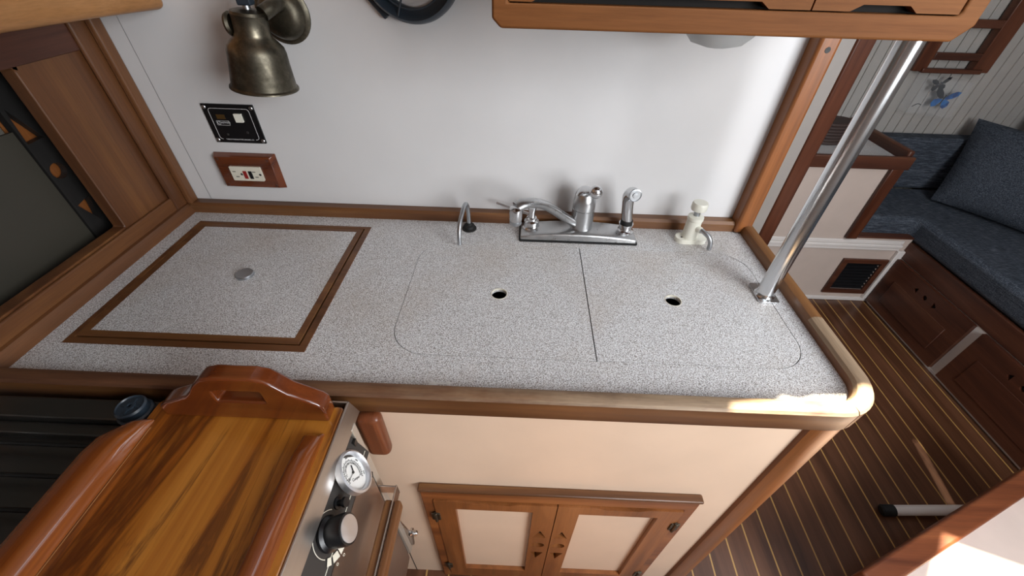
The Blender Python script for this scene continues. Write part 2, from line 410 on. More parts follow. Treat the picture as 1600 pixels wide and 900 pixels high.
# low partition facing the galley, with moulding and skirting
struct(MB().plate([(.9, 0), (1.80, 0), (1.80, .375), (1.53, .375), (1.53, .70), (.9, .70)], [[(1.575, .07), (1.735, .07), (1.735, .235), (1.575, .235)]], 1.60, 1.625, 'xz'), 'wall_low', M['lowpaint'])
mo = MB()
for z0, z1, d in ((.312, .330, .010), (.330, .346, .016), (.346, .366, .009)): mo.box(.9, 1.765, 1.60 - d, 1.60, z0, z1)
struct(mo, 'trim_4', M['wallpaint'], bev=.004)
struct(MB().box(.9, 1.80, 1.588, 1.60, 0, .02), 'baseboard_saloon', M['wallpaint'], bev=.003)
struct(MB().box(1.765, 1.80, 1.584, 1.60, .018, .312), 'trim_6', M['wallpaint'], bev=.003)
struct(MB().box(1.483, 1.533, 1.582, 1.60, .375, .708), 'trim_5', M['darkteakz'], bev=.004)

# ------------------------------------------------------------------ left locker front (framed opening in the left side)
lw = MB()
lw.plate([(-.4, .868), (.86, .868), (.86, 1.95), (-.4, 1.95)], [rrect(-.1, .668, .925, 1.212, .004)], -.815, -.79, 'yz')
struct(lw, 'wall_left', M['teakl'], bev=.002)
lr = MB().box(-.79, -.783, -.4, .80, .875, .922)
struct(lr, 'trim_7', M['teakly'], bev=.003)
st = MB().box(-.79, -.779, .79, .845, .89, 1.95)
st.box(-.781, -.766, .820, .845, .89, 1.95)
struct(st, 'trim_8', M['teakl'], bev=.005)
struct(MB().box(-.79, -.785, -.4, .79, 1.214, 1.30), 'trim_9', M['darkteaky'], bev=.001)
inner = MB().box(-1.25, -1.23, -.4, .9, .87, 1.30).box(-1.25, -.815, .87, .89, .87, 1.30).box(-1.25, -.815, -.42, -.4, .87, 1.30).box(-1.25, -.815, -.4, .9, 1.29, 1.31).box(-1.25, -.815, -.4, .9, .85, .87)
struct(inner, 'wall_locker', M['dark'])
door = empty('sliding_locker_door', (-.86, .70, .875), 'dark sliding locker door with triangle and round cutouts behind the left teak frame', 'door')
tri1 = [(.672, 1.148), (.668, 1.090), (.700, 1.092)]
tri2 = [(.672, .968), (.703, .975), (.694, .925)]
c0 = circle(.684, 1.035, .0145, 24)
MB().plate([(.664, .875), (.84, .875), (.84, 1.285), (.664, 1.285)], [tri1, c0, tri2], -.872, -.860, 'yz').build('door_board', M['wood_dark_grey'], door)
MB().box(-.882, -.876, .662, .84, .88, 1.28).build('backing_board', M['teakz'], door)
pan = empty('smoky_locker_panel', (-.85, .4, .875), 'smoky olive panel leaning inside the left locker opening', 'panel')
MB().box(-.856, -.850, -.2, .652, .875, 1.118).build('lower_panel', M['olive'], pan)
MB().box(-.859, -.857, -.2, .646, 1.05, 1.28).build('upper_panel', M['olive2'], pan)
# overhead locker on the left
oh = empty('overhead_locker', (-.735, .3, 1.27), 'pale teak overhead locker filling the top left corner', 'cabinet')
MB().plate([(-.781, -.4), (-.72, -.4), (-.705, .3), (-.685, .58), (-.660, .74), (-.632, .842), (-.781, .842)], [], 1.272, 1.945).build('locker_body', M['teakpaley'], oh, bev=.010, seg=4)

# ================================================================== galley counter
wt = empty('countertop', (0, .58, H), 'grey speckled laminate countertop with worn teak edging', 'countertop')
hatch_o = [(-.735, .413), (-.338, .413), (-.338, .783), (-.735, .783)]
cov = rrect(-.208, .484, .418, .732, .062, 10)
MB().plate([(-.785, .338), (.466, .338), (.51, .356), (.528, .40), (.528, .842), (-.785, .842)], [hatch_o, cov], .842, H).build('worktop', M['lam'], wt)
prof = [(-.012, .868), (-.012, .883), (-.009, .889), (-.004, .8915), (.004, .8915), (.0105, .8895), (.0135, .8855), (.0125, .847), (.009, .842), (-.009, .842)]
prof = [(-a, b) for a, b in prof]   # offset left of the path is the counter side
arc = [(.466 + .062 * math.cos(R(a)), .400 + .062 * math.sin(R(a))) for a in range(-90, 1, 9)]
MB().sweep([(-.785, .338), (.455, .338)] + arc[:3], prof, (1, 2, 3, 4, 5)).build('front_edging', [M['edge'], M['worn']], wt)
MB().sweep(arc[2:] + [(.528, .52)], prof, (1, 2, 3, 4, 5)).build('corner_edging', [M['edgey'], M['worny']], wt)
MB().sweep([(.528, .5195), (.528, .82)], prof).build('side_edging', M['edgey'], wt)
bf = [(.012, .868), (.012, .888), (.007, .894), (-.012, .894), (-.012, .868)]
MB().sweep([(-.775, .832), (.503, .832)], [(-a, b) for a, b in bf]).build('back_edging', M['edge'], wt)
le = [(.012, .868), (.012, .876), (.005, .892), (-.010, .896), (-.012, .868)]
MB().sweep([(-.782, .345), (-.782, .835)], [(-a, b) for a, b in le]).build('left_edging', M['teakly'], wt)
sm = MB().lathe([(0, 0), (.006, 0), (.005, .0006), (0, .0008)], (-.121, .362, H), (0, 0, 1), 12)
sm.lathe([(0, 0), (.004, 0), (.003, .0006), (0, .0007)], (-.098, .365, H), (0, 0, 1), 10).box(-.119, -.098, .3625, .3655, H, H + .0006)
sm.build('paint_smear', M['whitefill'], wt)
# cool box lid with its teak frame
lid = empty('cool_box_lid', (-.537, .598, H), 'square speckled cool box lid with double teak border and round metal pull', 'lid')
x0, x1, y0, y1 = -.735, -.338, .413, .783
fr = MB()
def ring(x0, x1, y0, y1, wl, wr, wb, wt_):
    return [(x0, y0), (x1, y0), (x1, y1), (x0, y1)], [(x0 + wl, y0 + wb), (x1 - wr, y0 + wb), (x1 - wr, y1 - wt_), (x0 + wl, y1 - wt_)]
o_, i_ = ring(x0, x1, y0, y1, .010, .013, .013, .009); fr.plate(o_, [i_], .85, H + .0008)
fr.build('outer_frame', M['edge'], wt, bev=.0006)
o_, i_ = ring(x0 + .0110, x1 - .0160, y0 + .0160, y1 - .0105, .014, .012, .013, .012)
MB().plate(o_, [i_], .85, H + .001).build('lid_frame', M['edge'], lid, bev=.0006)
MB().box(i_[0][0], i_[1][0], i_[0][1], i_[2][1], .85, H + .0006).build('lid_panel', M['lam'], lid)
MB().lathe([(0, .0006), (.0165, .0006), (.0165, .005), (.0155, .0062), (.012, .0058), (0, .0055)], (-.5315, .5965, H), (0, 0, 1), 32).build('pull', M['alu'], lid)
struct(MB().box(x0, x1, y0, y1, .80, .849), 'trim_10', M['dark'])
# sink covers
def cover(name, outline, hole, lab):
    t = empty(name, (hole[0], hole[1], H), lab, 'sink cover', 'flush sink covers')
    MB().plate(outline, [circle(hole[0], hole[1], .0148, 32)], .862, H - .0003).build('cover_board', M['lam'], t)
    MB().plate(circle(hole[0], hole[1], .0158, 32), [circle(hole[0], hole[1], .0145, 32)], .8665, H + .0002).build('hole_rim', M['ivory'], t)
g = .0010
full = rrect(-.208 + g, .484 - g, .418 + g, .732 - g, .0615, 10)
left = [p for p in full if p[0] < .134]; right = [p for p in full if p[0] > .134]
L_ = [p for p in full[:11]] + [(.134 - g, .418 + g), (.134 - g, .732 - g)] + full[33:]
R_ = [(.134 + g, .418 + g)] + full[11:33] + [(.134 + g, .732 - g)]
cover('sink_cover', L_, (-.0325, .572), 'left flush laminate sink cover with a round finger hole beside the cool box lid')
cover('sink_cover', R_, (.2968, .5717), 'right flush laminate sink cover with a finger hole nearest the steel pole')
sink = empty('double_sink', (.14, .575, .70), 'dark double sink hidden under the covers, seen through the finger holes', 'sink')
for a, b in ((-.205, .125), (.143, .48)):
    sb = MB(); sb.box(a, b, .42, .73, .700, .704)
    for q in ((a, a + .003, .42, .73), (b - .003, b, .42, .73), (a, b, .42, .423), (a, b, .727, .73)): sb.box(*q, .70, .840)
    sb.build('basin', M['dark'], sink)

# ------------------------------------------------------------------ base cabinet
cb = empty('sink_cabinet', (.12, .5, 0), 'cream painted base cabinet with teak framed double doors under the sink', 'cabinet')
CY = .338
MB().box(-.79, .46, CY, CY + .02, 0, .842).box(.46, .512, CY + .03, .842, 0, .842).box(.44, .50, CY + .004, CY + .04, 0, .842).build('carcass', M['cream'], cb)
MB().box(-.2565, -.2545, CY - .0008, CY + .001, 0, .25).build('panel_seam', M['ink'], cb)
# quarter-round corner post
pp = [(.444, CY), (.446, CY - .007), (.455, CY - .010), (.466, CY - .010)]
pp += [(.466 + .060 * math.sin(R(a)), .388 - .060 * math.cos(R(a))) for a in range(8, 91, 8)] + [(.526, .42), (.511, .42), (.511, CY + .05), (.47, CY + .02)]
MB().plate(pp, [], 0, .842).build('corner_post', M['teakz'], cb)
fx0, fx1, fz0, fz1 = -.173, .369, .014, .580
dd = [(-.150, .045), (.347, .045), (.347, .536), (-.150, .536)]
MB().plate([(fx0, fz0), (fx1, fz0), (fx1, fz1), (fx0, fz1)], [dd], CY - .013, CY, 'xz').build('door_frame', M['teakx'], cb, bev=.003)
MB().box(fx0 - .002, fx1 + .002, CY - .017, CY, fz1 - .004, fz1 + .004).build('frame_top', M['edge'], cb, bev=.003)
def cab_door(xa, xb, hinge_left):
    pz0, pz1 = .098, .500
    pa, pb = (xa + .042, xb - .047) if hinge_left else (xa + .045, xb - .042)
    hx = .0725 if hinge_left else .1205
    def T(c, up): s = .0155; return [(hx - s, c), (hx + s, c), (hx, c + .042)] if up else [(hx - s, c), (hx, c - .044), (hx + s, c)]
    rims = [T(.355, True), circle(hx, .306, .0148, 20), T(.256, False)]
    notch = []
    n0, n1 = (xa + .065, xb - .075) if hinge_left else (xa + .075, xb - .065)
    out = [(xa, .047), (xb, .047), (xb, .5345), (n1, .5345), (n1 - .02, .527), (n0 + .02, .527), (n0, .5345), (xa, .5345)]
    d = MB().plate(out, [[(pa, pz0), (pb, pz0), (pb, pz1), (pa, pz1)]] + rims, CY - .016, CY - .002, 'xz').build('door', M['teakz'], cb)
    MB().box(pa - .005, pb + .005, CY - .006, CY - .003, pz0 - .005, pz1 + .005).build('door_panel', M['cream'], d)
    MB().box(hx - .018, hx + .018, CY - .0055, CY - .0035, .195, .42).build('cutout_backing', M['dark'], d)
    ex = xa - .001 if hinge_left else xb + .001
    for z in (.46, .12):
        h = MB().cyl((ex, CY - .0185, z - .02), (ex, CY - .0185, z + .02), .0035, 12)
        h.box(ex - .009, ex + .009, CY - .0185, CY - .0155, z - .016, z + .016).build('hinge', M['brass'], d, bev=.0006)
cab_door(-.149, .0975, True); cab_door(.0995, .346, False)
# teak block under the edging
tag(MB().box(-.235, -.197, .3145, CY, .728, .838).build('teak_stop_block', M['redteakz'], bev=.010, seg=4, at=(-.216, .32, .728)), 'rounded teak block fixed under the counter edge beside the stove', 'block')

# ================================================================== faucet
fa = empty('kitchen_faucet', (.132, .785, H), 'chrome single lever kitchen faucet on a long deck plate behind the sink covers', 'faucet')
MB().plate(rrect(.001, .264, .748, .8185, .004), [], H, H + .0025).build('gasket', M['rubber'], fa)
dp = MB()
X = [.004 + .257 * i / 16 for i in range(17)]
vs = []; fs = []
for i, x in enumerate(X):
    t = (x - .1325) / .1285; b = .012 + .010 * (1 - t * t); y0_, y1_ = .751, .816
    e = .006 + .0 * t
    vs += [(x, y0_, H + .002), (x, y0_ + .002, H + b * .8), (x, y0_ + .010, H + b), (x, y1_ - .008, H + b), (x, y1_ - .002, H + b * .7), (x, y1_, H + .002)]
for i in range(16):
    for k in range(6): a = i * 6 + k; b_ = i * 6 + (k + 1) % 6; fs.append((a, b_, b_ + 6, a + 6))
fs += [tuple(range(6)), tuple(range(96, 102))[::-1]]
dp.add(vs, fs).build('deck_plate', M['chrome2'], fa, bev=.002)
bx, by = .140, .788
MB().lathe([(.0275, .0), (.026, .006), (.025, .012), (.0245, .055), (.0235, .0555), (.0235, .0575), (.0245, .058), (.0240, .072), (.0205, .086), (.013, .096), (0, .099)], (bx, by, H + .012), (0, 0, 1), 36).build('body', M['chrome2'], fa)
# lever: hood and ball
lv = MB().tube(smooth_path([(bx - .002, by + .004, .960), (bx - .001, by - .002, .974), (bx + .004, by - .016, .985), (bx + .010, by - .034, .996), (bx + .014, by - .048, 1.002)], 5), [.020] * 3 + [.0195, .0185, .017, .015, .013, .0115, .010, .009, .008, .0075, .007, .0065, .006, .006, .006, .006, .006, .006], 16)
lv.build('lever_handle', M['chrome'], fa)
MB().sphere((bx + .010, .736, 1.003), .0135, 28).build('lever_ball', M['chrome'], fa)
MB().lathe([(0, 0), (.0035, 0), (.0035, .001), (0, .0012)], (bx + .002, by - .022, .955), (0, -1, .3), 12).build('index_button', M['red'], fa)
# spout
sp = smooth_path([(.130, .781, .899), (.12, .776, .908), (.095, .765, .928), (.072, .752, .950), (.050, .738, .969), (.028, .722, .982), (.007, .708, .987), (-.007, .700, .984)], 5)
n_ = len(sp)
MB().tube(sp, [.0085 + .0050 * min(1, i / n_ * 1.2) for i in range(n_)], 18, [1.1 - .55 * (i / n_) for i in range(n_)]).build('spout', M['chrome2'], fa)
sx, sy = bx - .147, by - .094
MB().lathe([(.0115, -.0), (.0125, .003), (.0135, .020), (.0125, .026), (.008, .029), (0, .030)], (sx, sy, .958), (0, 0, 1), 28).build('spout_head', M['chrome'], fa)
MB().lathe([(.0105, 0), (.0118, .002), (.0118, .009), (.0, .009)], (sx, sy, .949), (0, 0, 1), 28).build('aerator', M['alu'], fa)
# soap pump on the left end of the plate
sxx, syy = .028, .789
MB().lathe([(.0205, 0), (.0205, .003), (.017, .006), (.0165, .018), (.0135, .020), (.0115, .021), (.0115, .026), (.0075, .027), (.0070, .040), (.0095, .050), (.0095, .0525), (.0, .0535)], (sxx, syy, H + .012), (0, 0, 1), 28).build('soap_pump', M['chrome'], fa)
MB().cyl((sxx - .004, syy + .004, .913), (-.052, .815, .927), .0030, 12).build('soap_nozzle', M['chrome'], fa)
MB().lathe([(.020, 0), (.020, .003), (.016, .005), (.014, .007), (.0135, .016), (.016, .018), (.016, .021), (.0, .021)], (.240, .788, H + .012), (0, 0, 1), 28).build('sprayer_holder', M['chrome'], fa)
sy_ = empty('hand_sprayer', (.240, .788, H + .033), 'chrome hand sprayer standing upright in its holder at the right end of the faucet', 'sprayer')
MB().lathe([(.0135, 0), (.0135, .008), (0, .008)], (.240, .788, H + .0335), (0, 0, 1), 24).build('collar', M['rubber'], sy_)
MB().tube(smooth_path([(.240, .788, H + .041), (.237, .787, .925), (.232, .784, .955), (.229, .778, .975), (.230, .766, .988), (.233, .752, .991)], 6),
          [.0120] * 4 + [.0122] * 8 + [.0125] * 12 + [.0125, .0128, .013, .0132, .0132, .0132, .0132], 20).build('sprayer_body', M['chrome'], sy_)
MB().lathe([(.0132, 0), (.0132, .0015), (.0115, .002), (.0115, .001), (.006, .001), (.0055, .0025), (0, .003)], (.2333, .7505, .9912), (.10, -1, .10), 28).build('spray_face', M['alu'], sy_)
# hooked water spout left of the faucet
ws = empty('curved_water_spout', (-.114, .792, H), 'thin hooked steel spout with black base between the cool box lid and faucet', 'spout')
MB().lathe([(.0165, 0), (.0165, .003), (.013, .0045), (.012, .010), (.008, .012), (.007, .016), (0, .016)], (-.114, .792, H), (0, 0, 1), 24).build('base', M['rubber'], ws)
MB().tube(smooth_path([(-.114, .792, H + .012), (-.114, .791, .905), (-.115, .788, .930), (-.117, .779, .941), (-.120, .765, .940), (-.123, .745, .930), (-.1255, .728, .916), (-.126, .718, .900), (-.126, .714, .880)], 6), .0046, 14).build('tube', M['alu'], ws)
# white hand pump
hp = empty('hand_pump_faucet', (.388, .777, H), 'small white plastic hand pump with grey curved spout behind the right sink cover', 'pump')
pl_ = []
for i in range(40):
    a = 2 * math.pi * i / 40; cx_ = .018 if math.cos(a) > 0 else -.018; pl_.append((.388 + cx_ + .0165 * math.cos(a), .777 + .0165 * math.sin(a)))
MB().plate(pl_, [], H, H + .010).build('base_plate', M['white'], hp, bev=.002)
MB().lathe([(0, 0), (.0025, 0), (.0025, .0006), (0, .0008)], (.366, .774, H + .010), (0, 0, 1), 12).build('screw', M['ink'], hp)
MB().lathe([(.0170, 0), (.0165, .004), (.0155, .043), (.017, .045), (.0165, .052), (.009, .054), (0, .054)], (.384, .779, H + .010), (0, 0, 1), 28).build('pump_body', M['white'], hp)
MB().cyl((.384, .779, H + .062), (.3835, .779, H + .082), .0065, 20).build('plunger_rod', M['alu'], hp)
MB().lathe([(.0150, 0), (.0165, .003), (.0165, .014), (.0145, .0175), (0, .0185)], (.3835, .779, H + .078), (0, 0, 1), 28).build('push_knob', M['white'], hp)
MB().cyl((.388, .770, .909), (.395, .758, .909), .0075, 18, .0065).build('spout_socket', M['white'], hp)
MB().tube(smooth_path([(.392, .764, .910), (.399, .752, .909), (.408, .742, .904), (.414, .737, .892), (.4155, .736, .876)], 6), .0050, 14).build('pump_spout', M['alu'], hp)

# ------------------------------------------------------------------ steel pole
po = empty('steel_grab_pole', (.4775, .597, H), 'polished stainless grab pole from countertop to overhead cabinet', 'pole')
MB().lathe([(.0185, 0), (.0155, .005), (.0150, .008), (.0150, .4375)], (.4775, .597, H + .004), (0, 0, 1), 36).build('pole_tube', M['pole'], po)
MB().plate(rrect(.4585, .4965, .572, .628, .006), [], H, H + .004).build('base_plate', M['chrome'], po, bev=.001)
for y in (.5775, .6225): MB().lathe([(0, 0), (.0035, 0), (.003, .001), (0, .0013)], (.4775, y, H + .004), (0, 0, 1), 14).build('screw', M['chrome2'], po)

# ================================================================== overhead cabinet, centre
uc = empty('upper_cabinet', (.23, .7, 1.305), 'teak overhead cabinet with cutout door pulls above the faucet', 'cabinet')
FY = .55
MB().box(-.030, .487, FY + .018, .842, 1.305, 1.90).build('carcass', M['teakpale'], uc)
ff = MB().plate([(-.030, 1.3025), (.484, 1.3025), (.500, 1.318), (.500, 1.90), (-.040, 1.90), (-.040, 1.312)],
                [[(-.022, 1.327), (.474, 1.327), (.4775, 1.331), (.4775, 1.86), (-.022, 1.86)]], FY, FY + .018, 'xz')
ff.build('face_frame', M['teakpale'], uc, bev=.003, seg=3)
def notch_door(xa, xb, na, nb):
    z = 1.3285
    MB().plate([(xa, z), (na, z), (na + .012, z + .0065), (nb - .010, z + .0065), (nb, z), (xb, z), (xb, 1.858), (xa, 1.858)], [], FY + .002, FY + .016, 'xz').build('door', M['teakpale'], uc)
MB().box(-.025, .480, FY + .0165, FY + .0178, 1.320, 1.88).build('dark_backing', M['dark'], uc)  # thin dark sheet standing in for the shade inside, behind the door notches
notch_door(-.0205, .3135, .005, .268); notch_door(.3155, .476, .357, .430)
dl = empty('dome_light', (.292, .72, 1.30), 'frosted dome light under the teak overhead cabinet', 'light')
MB().lathe([(.060, .004), (.059, -.008), (.052, -.024), (.038, -.038), (.018, -.043), (0, -.0435)], (.292, .73, 1.3035), (0, 0, 1), 10).build('diffuser', M['frost'], dl)
MB().lathe([(.063, -.003), (.063, .0015), (0, .0015)], (.292, .73, 1.3030), (0, 0, 1), 32).build('mounting_ring', M['white'], dl)

# ------------------------------------------------------------------ round black fan guard on the wall
fn = empty('wall_fan', (-.188, .842, 1.335), 'round black plastic fan ring on the white wall at the top edge', 'fan')
fc = (-.192, .842, 1.346); FR = .084
MB().lathe([(FR, 0), (FR, .012), (FR - .004, .030), (FR - .008, .034), (FR - .012, .030), (FR - .018, .018), (FR - .023, .010), (FR - .024, .008), (FR - .024, 0)], fc, (0, -1, 0), 64, True).build('outer_ring', M['bluegrey'], fn)
MB().tube([(fc[0] + .060 * math.cos(2 * math.pi * i / 48), fc[1] - .030, fc[2] + .060 * math.sin(2 * math.pi * i / 48)) for i in range(48)], .0016, 8, closed=True).build('guard_ring', M['bluegrey'], fn)
for a in (100, 220, 340, 262 - 12):
    ca, sa = math.cos(R(a)), math.sin(R(a))
    MB().tube([(fc[0] + r_ * ca, fc[1] - .031, fc[2] + r_ * sa) for r_ in (.012, .078)], .0018, 8).build('guard_spoke', M['bluegrey'], fn)
MB().lathe([(.012, 0), (.012, .026), (.010, .030), (0, .031)], fc, (0, -1, 0), 28).build('hub', M['bluegrey'], fn)
a0 = R(222)
MB().obox((fc[0] + .088 * math.cos(a0), fc[1] - .006, fc[2] + .088 * math.sin(a0)), (.022 * -math.sin(a0), 0, .022 * math.cos(a0)), (0, .006, 0), (.005 * math.cos(a0), 0, .005 * math.sin(a0))).build('clip', M['bluegrey'], fn, bev=.002)

# ================================================================== brass lamp
bl = empty('brass_wall_lamp', (-.437, .845, 1.268), 'tarnished brass wall lamp with bell shaped shade above the black panel', 'lamp')
MB().lathe([(.047, 0), (.047, .003), (.043, .006), (.040, .007), (.038, .012), (.032, .021), (.022, .025), (0, .026)], (-.430, .845, 1.270), (0, -1, 0), 40).build('wall_plate', M['brass'], bl)
T0 = Vector((-.446, .765, 1.286)); T1 = Vector((-.460, .763, 1.171)); ax = (T1 - T0).normalized()
shp = [(0, 0), (.016, 0), (.0255, .003), (.0272, .007), (.0262, .011), (.0265, .032), (.0285, .038), (.036, .045), (.0425, .052), (.0450, .060), (.0465, .075), (.0490, .095), (.0515, .112), (.0545, .1145), (.0550, .1165), (.0525, .1170), (.0495, .112), (.043, .075), (.036, .060), (.022, .045), (0, .04)]
MB().lathe(shp, T0, ax, 44).build('shade', M['brass'], bl)
MB().lathe([(0, 0), (.017, 0), (.0185, .004), (.016, .008), (.008, .010), (.007, .016), (0, .016)], T0 + Vector((-.038, 0, -.022)), (1, 0, .05), 28).build('thumb_screw', M['brass'], bl)
arm = MB().tube(smooth_path([(-.424, .765, 1.280), (-.414, .785, 1.288), (-.420, .815, 1.288), (-.428, .830, 1.280)], 6), [.011] * 18 + [.014], 16)
arm.build('swivel_arm', M['brass'], bl)
MB().lathe([(.006, 0), (.006, .010), (0, .010)], T0 + Vector((0, 0, -.003)), (.0, 0, 1), 16).build('socket', M['alu'], bl)
MB().box(-.456, -.434, .757, .773, 1.291, 1.335).build('switch_body', M['bluegrey'], bl, bev=.002)

# ------------------------------------------------------------------ black instrument panel
ip = empty('instrument_panel', (-.602, .845, 1.035), 'black square instrument panel with white border line on the wall above the outlet', 'panel')
PY = .845
MB().plate(rrect(-.655, -.5485, 1.034, 1.113, .001), [], PY - .003, PY, 'xz').build('face_plate', M['black'], ip, bev=.0005)
def frame_line(x0, x1, z0, z1, r, t, y, par, name, mat, gap=False):
    MB().plate(rrect(x0, x1, z0, z1, r, 6), [rrect(x0 + t, x1 - t, z0 + t, z1 - t, r - t / 2, 6)], y - .0003, y, 'xz').build(name, mat, par)
y = PY - .003
# border line open along the lower edge where the lettering sits
bo = rrect(-.644, -.560, 1.043, 1.1045, .006, 6); bi = rrect(-.6432, -.5608, 1.0438, 1.1037, .0055, 6)
bl_pts = bo[2:]; bl_in = bi[2:]
pth = [Vector((p[0], y - .0003, p[1])) for p in (bo[4:] + bo[:5])]
def line(pts, r, par, name, mat):
    MB().tube(pts, r, 6).build(name, mat, par)
q = rrect(-.644, -.560, 1.0415, 1.1045, .006, 6)
k0 = q[7:]  # lower right corner onwards
ptsl = [(-.568, y, 1.0415)] + [(a, y, b) for a, b in k0] + [(a, y, b) for a, b in q[:7]]
line(ptsl, .00055, ip, 'border_line', M['whiteink'])
frame_line(-.637, -.610, 1.0705, 1.0800, .0015, .0006, y, ip, 'logo_border', M['whiteink'])
text_mesh('C', .0105, (-.6322, y - .0003, 1.0752), (1, 0, 0), (0, 0, 1), M['whiteink'], 'logo_initial', ip)
text_mesh('OASTMAN', .0048, (-.6200, y - .0003, 1.0760), (1, 0, 0), (0, 0, 1), M['whiteink'], 'logo_lettering', ip)
text_mesh('TASCO MARINE-FT.RICHMOND, CA', .0037, (-.602, y - .0003, 1.0412), (1, 0, 0), (0, 0, 1), M['whiteink'], 'lettering', ip)
MB().plate(rrect(-.593, -.5775, 1.0785, 1.0955, .0006), [], y - .004, y, 'xz').build('rocker_switch', M['white'], ip, bev=.001)
MB().box(-.632, -.6145, y - .0006, y, 1.0835, 1.0925).build('lamp_window', M['amber'], ip)
for a, b in ((-.603 - .021, 1.0515), (-.580, 1.0570)): MB().lathe([(0, 0), (.0026, 0), (.0022, .0010), (0, .0014)], (a, y, b), (0, -1, 0), 16).build('indicator', M['blackm'], ip)
for a in (-.650, -.5535):
    for b in (1.0395, 1.1065):
        MB().lathe([(0, 0), (.0040, 0), (.0040, .0008), (.003, .0018), (0, .0022)], (a, y, b), (0, -1, 0), 18).build('screw', M['chrome2'], ip)
# ------------------------------------------------------------------ outlet
ol = empty('power_outlet', (-.605, .845, .93), 'ivory double power outlet set in reddish wood on the wall below the black instrument panel', 'outlet')
MB().add([(-.677, .845, .930), (-.540, .845, .930), (-.540, .845, 1.0115), (-.677, .845, 1.0115),
          (-.671, .831, .936), (-.549, .831, .936), (-.549, .831, 1.0055), (-.671, .831, 1.0055)],
         [(0, 3, 2, 1), (4, 5, 6, 7), (0, 1, 5, 4), (1, 2, 6, 5), (2, 3, 7, 6), (3, 0, 4, 7)]).build('mounting_plate', M['gloss'], ol, bev=.001)
oy = .831
MB().plate(rrect(-.6445, -.5755, .9530, .9860, .002), [], oy - .004, oy, 'xz').build('receptacle', M['ivory'], ol, bev=.001)
y = oy - .004
for n, m_, a, b, c, d in (('test_button', 'red', -.6165, -.6090, .9585, .9765), ('reset_button', 'black', -.6045, -.5970, .9585, .9765)):
    MB().box(a, b, y - .0015, y, c, d).build(n, M[m_], ol, bev=.0004)
for a, b in ((-.6365, .9745), (-.6325, .9625), (-.5925, .9745), (-.5895, .9625)): MB().box(a - .0035, a + .0035, y - .0003, y, b - .0008, b + .0008).build('socket_slot', M['ink'], ol)
for a in (-.6215, -.5800): MB().lathe([(0, 0), (.0026, 0), (.0026, .0003), (0, .0003)], (a, y, .9685), (0, -1, 0), 14).build('ground_hole', M['ink'], ol)
for a in (-.665, -.555):
    for b in (.941, 1.0005): MB().lathe([(0, 0), (.0035, 0), (.003, .0008), (0, .001)], (a, oy, b), (0, -1, 0), 16).build('wood_plug', M['darkteakx'], ol)

# ================================================================== stove
sv = empty('gimballed_stove', (-.5, .0, .0), 'stainless gimballed stove with black bars and oven front facing right', 'stove')
SX, SYB, SYF = -.226, .312, -.32
body = MB().box(-.775, SX - .006, SYF, SYB - .004, .27, .845)
body.build('oven_body', M['steel'], sv, bev=.003)
MB().box(-.765, -.24, SYF + .01, .280, .846, .850).build('burner_pan', M['darksteel'], sv)
MB().box(-.775, -.487, .280, .3115, .846, .8740).box(-.775, -.235, .262, .280, .846, .862).build('back_flange', M['darksteel'], sv, bev=.002)
for i, y in enumerate((.2450, .2050, .1660, .1270, .088, .049)):
    MB().tube([(-.772, y, .8685), (-.25, y, .8685)], .0030, 10).build('pan_bar', M['iron'], sv)
tr = MB(); tr.box(-.262, SX, SYB - .0025, SYB, .862, .893)
TL_ = R(22); n0 = Vector((math.cos(TL_), 0, math.sin(TL_))); dn = Vector((math.sin(TL_), 0, -math.cos(TL_)))
def slope(y, s_, o=0): return Vector((SX, y, .893)) + dn * s_ + n0 * o      # point s_ below the top edge on the sloping front
def slab(ya, yb, s0, s1, o0, o1): return [slope(ya, s0, o0), slope(ya, s1, o0), slope(yb, s1, o0), slope(yb, s0, o0), slope(ya, s0, o1), slope(ya, s1, o1), slope(yb, s1, o1), slope(yb, s0, o1)]
tr.hexa(slab(SYF, SYB, 0, .026, -.002, 0))
tr.box(-.2285, SX, SYF, SYB, .870, .893)
tr.build('top_rim', M['steel'], sv, bev=.0006)
MB().hexa(slab(SYF, SYB - .036, .026, .074, -.02, -.003)).build('control_panel', M['blackm'], sv, bev=.001)
MB().tube([slope(SYF, .064, -.0026), slope(SYB - .04, .064, -.0026)], .0006, 6).build('panel_line', M['ivory'], sv)
DX = -.206; DY = .268
MB().box(DX - .03, DX, SYF, DY, .375, .812).build('oven_door', M['steel'], sv, bev=.002)
MB().box(DX - .004, DX + .003, SYF, DY, .8135, .8175).build('door_top_trim', M['chrome2'], sv)
fl = MB().hexa([(DX - .03, .276, .372), (DX, .276, .372), (DX, .2885, .372), (DX - .03, .2885, .372), (DX - .03, .280, .872), (DX - .010, .280, .872), (DX - .010, .2925, .872), (DX - .03, .2925, .872)])
fl.build('front_stile', M['palesteel'], sv, bev=.001)
MB().box(DX - .03, DX - .006, DY + .0005, .2758, .374, .86).build('door_gap', M['iron'], sv)
gb = MB().plate([(-.262, .52), (-.212, .52), (-.196, .43), (-.200, .385), (-.212, .374), (-.262, .374)], [], .2890, .2925, 'xz')
gb.build('gimbal_bracket', M['steel'], sv)
MB().lathe([(.008, 0), (.008, .004), (.0055, .006), (.0055, .013), (.003, .016), (0, .016)], (-.200, .2925, .452), (1, -.2, 0), 18).build('gimbal_bolt', M['chrome'], sv)
